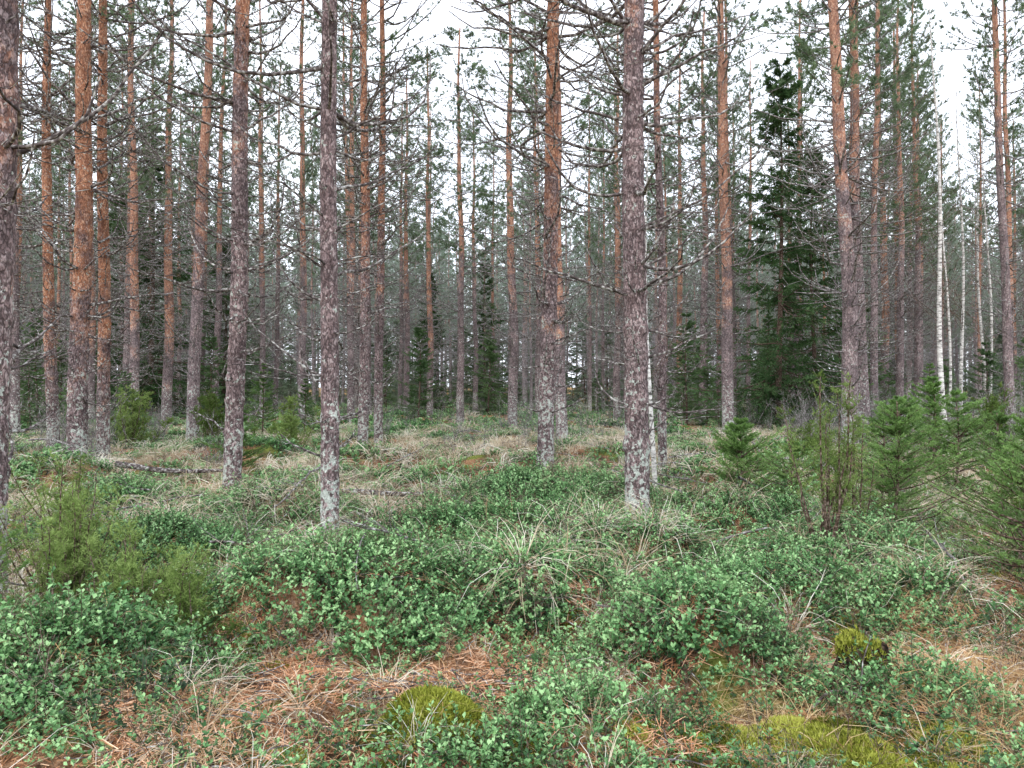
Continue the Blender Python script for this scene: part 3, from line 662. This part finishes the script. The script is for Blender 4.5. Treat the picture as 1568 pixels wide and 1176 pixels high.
bake('needle_litter', [litter(41), litter(42), litter(43)], p, rt, s, pkk, [LIT, TWIG], .3, 4)
x, y = pointset(1400, 2.3, 12, r); k = r.random(len(x)) < np.clip((fbm(x/.7, y/.7, 91)-.56)*8, 0, 1); A = inst(x[k], y[k], r, .5, 1.2, 2)
x = np.concatenate([r.normal(size=60)*.3+1.5, r.normal(size=34)*.11-.36]); y = np.concatenate([r.normal(size=60)*.13+3.27, r.normal(size=34)*.09+3.38]); B = inst(x, y, r, .4, 1.2, 2, 0, .01)
p, rt, s, pkk = cat([A, B]); bake('moss_cushions', [moss(51), moss(52)], p, rt, s, pkk, [MOSS], .5, 5)
TP = [twiggy(61, .45, 4, .0028), twiggy(62, .35, 6, .0022), twiggy(63, .6, 3, .003), twiggy(64, 1.5, 8, .007, .6, 3), twiggy(65, 1.2, 10, .006, .8, 3)]
x, y = pointset(750, 2.8, 16, r, 1.6); A = inst(x, y, r, .5, 1.2, 3)
p, rt, s, pkk = A; bake('bare_undergrowth', TP, p, rt, s, pkk, [BROWN], .3, 6)
x, y = pointset(200, 13, 45, r, 1.7); B = inst(x, y, r, .6, 1.2, 2, 3)
x = r.uniform(7, 17, 80); y = r.uniform(13, 24, 80); C = inst(x, y, r, .7, 1.4, 2, 3)
x = r.uniform(-16, -8, 30); y = r.uniform(12, 20, 30); D = inst(x, y, r, .6, 1.1, 2, 3)
p, rt, s, pkk = cat([B, C, D]); bake('bare_shrubs', TP, p, rt, s, pkk, [TWIGM], .3, 7)
x, y = pointset(120, 4.5, 22, r, 1.7); p, rt, s, pkk = inst(x, y, r, .6, 1.2, 3, 0, .08)
bake('fallen_twigs', [stick(81, 1.1, .010), stick(82, 1.6, .014), stick(83, .7, .008)], p, rt, s, pkk, [TWIGM], .3, 8)

for (x, y, h, sd) in [(-.86, 3.25, .42, 71), (-.9, 5.7, .8, 72), (-.78, 8.8, 1.2, 73), (-3.0, 5.3, 1.2, 74)]:
    put('bare_sapling', twiggy(sd, h, 2, .004, .15).mesh('bare_sapling', [BROWN]), x, y)
# ---------------------------------------------------------------- fallen trunks, stump
def logm(name, x0, y0, x1, y1, rad, seed, br=6, up=.2):
    r = np.random.default_rng(seed); b = MB(); t = np.linspace(0, 1, 24)
    x = x0+(x1-x0)*t; y = y0+(y1-y0)*t; z = np.linspace(gh(x0, y0), gh(x1, y1), 24)
    z = z+max(0, float(np.max(gh(x, y)-z)))*.8+up*.6+.03*np.sin(t*5+seed)
    P = np.stack([x-x0, y-y0+.05*np.sin(t*7+seed), z-z[0]], -1)
    V, F = tubes(P[None], (rad*(1-.5*t)*(1+.1*r.random(24)))[None], 9); b.add(V, F, 0)
    o, tt, s, i = along(P[None], br, .1, .95, r)
    Pb = branch(o, r.uniform(0, 6.28, br), r.uniform(.1, .9, br), r.uniform(.1, .9, br), r.uniform(.15, .6, br), 5, .2, r)
    V, F = tubes(Pb, np.full((br, 5), .005)*np.linspace(1, .4, 5)[None], 4); b.add(V, F, 0)
    link(name, b.mesh(name, [TWIG]), (x0, y0, float(z[0])))
logm('fallen_log', -2.2, 9.0, -.75, 9.5, .038, 1, up=.26); logm('fallen_log', -6.3, 11.7, -4.7, 12.4, .05, 2, up=.26)
logm('fallen_branch', -3.2, 9.0, -2.4, 8.4, .018, 3); logm('fallen_branch', -1.2, 10.6, .1, 11.0, .022, 4); logm('fallen_branch', 1.45, 3.7, 1.8, 3.55, .008, 5, 2, .08)
logm('fallen_branch', -5.5, 9.5, -4.4, 9.0, .02, 6); logm('fallen_branch', 3.8, 10.5, 5.2, 11.2, .02, 7); logm('fallen_branch', -2.6, 6.3, -2.0, 6.9, .012, 8)
# stump
b = MB(); rs = np.random.default_rng(5); K = 12; S = 22
zz = np.array([-.1, -.02, .03, .07, .11, .14, .155, .16, .15, .13, .12, .12]); rd = np.array([.17, .14, .115, .10, .095, .09, .085, .07, .055, .04, .02, .001])
th = np.arange(S)/S*2*pi
V = np.stack([rd[:, None]*np.cos(th)*(1+.18*vn(np.cos(th)[None]*2+5+zz[:, None]*9, np.sin(th)[None]*2, 3)), rd[:, None]*np.sin(th)*(1+.15*rs.random((1, S))), zz[:, None]+.05*(vn(np.cos(th)*2, np.sin(th)*2, 8)[None]-.5)*(zz[:, None] > .1)], -1)
idx = np.arange(K*S).reshape(K, S); nx = np.roll(idx, -1, 1)
b.add(V.reshape(-1, 3), np.stack([idx[:-1], nx[:-1], nx[1:], idx[1:]], -1).reshape(-1, 4), 0)
n = 1500; ii = rs.integers(4*S, 9*S, n); C = V.reshape(-1, 3)[ii]+rs.normal(size=(n, 3))*.012; C = C[(C[:, 0] < .03)]
Vn, Fn, vv = needles(C, np.array([[0, -.2, 1.]])+C*3, 3, .022, .006, .6, rs); b.add(Vn, Fn, 1, vv)
link('tree_stump', b.mesh('tree_stump', [twigmat('stump_wood', (.012, .01, .008), (.04, .028, .02), (.10, .07, .05)), MOSS]), (1.87, 3.92, float(gh(1.87, 3.92))+.05), scl=(1.2, 1.2, 1.2))

# ---------------------------------------------------------------- light
w = bpy.data.worlds.new('World'); scene.world = w; w.use_nodes = True
nt = w.node_tree; nt.nodes.clear(); N = nt.nodes.new; Lk = nt.links.new
az = math.atan2(-.35, -.8); el = math.radians(50)
sky = N('ShaderNodeTexSky'); sky.sky_type = 'NISHITA'; sky.sun_disc = False; sky.sun_elevation = el; sky.sun_rotation = az; sky.air_density = 1.0; sky.dust_density = 3.
tc = N('ShaderNodeTexCoord'); cn = N('ShaderNodeTexNoise'); cn.inputs['Scale'].default_value = 2.5; cn.inputs['Detail'].default_value = 3; Lk(tc.outputs['Generated'], cn.inputs[0])
cr = ramp(N, [(.3, (13.0, 13.8, 15.6)), (.7, (16.2, 17.0, 18.4))]); Lk(cn.outputs[0], cr.inputs[0])
mx = mixc(N, Lk, .87, sky.outputs[0], cr.outputs[0])
bg = N('ShaderNodeBackground'); bg.inputs[1].default_value = .15; Lk(mx, bg.inputs[0])
o = N('ShaderNodeOutputWorld'); Lk(bg.outputs[0], o.inputs[0])
sl = bpy.data.lights.new('sun', 'SUN'); sl.energy = 1.5; sl.angle = math.radians(20); sl.color = (1, .97, .93)
so = bpy.data.objects.new('sun', sl); scene.collection.objects.link(so)
sd = Vector((math.sin(az)*math.cos(el), math.cos(az)*math.cos(el), math.sin(el)))
so.rotation_euler = (-sd).to_track_quat('-Z', 'Y').to_euler()
so.location = (0, -10, 30)
# ---------------------------------------------------------------- camera
cam = bpy.data.cameras.new('camera'); co = bpy.data.objects.new('camera', cam); scene.collection.objects.link(co)
cam.lens = 26; cam.sensor_width = 36; cam.clip_end = 1500; cam.clip_start = .05
co.location = (0, 0, 1.6); co.rotation_euler = (math.radians(90), 0, 0)
scene.camera = co
scene.view_settings.view_transform = 'Standard'; scene.view_settings.look = 'None'; scene.view_settings.exposure = 0
print('objects', len(bpy.data.objects), 't', time.time()-T0)
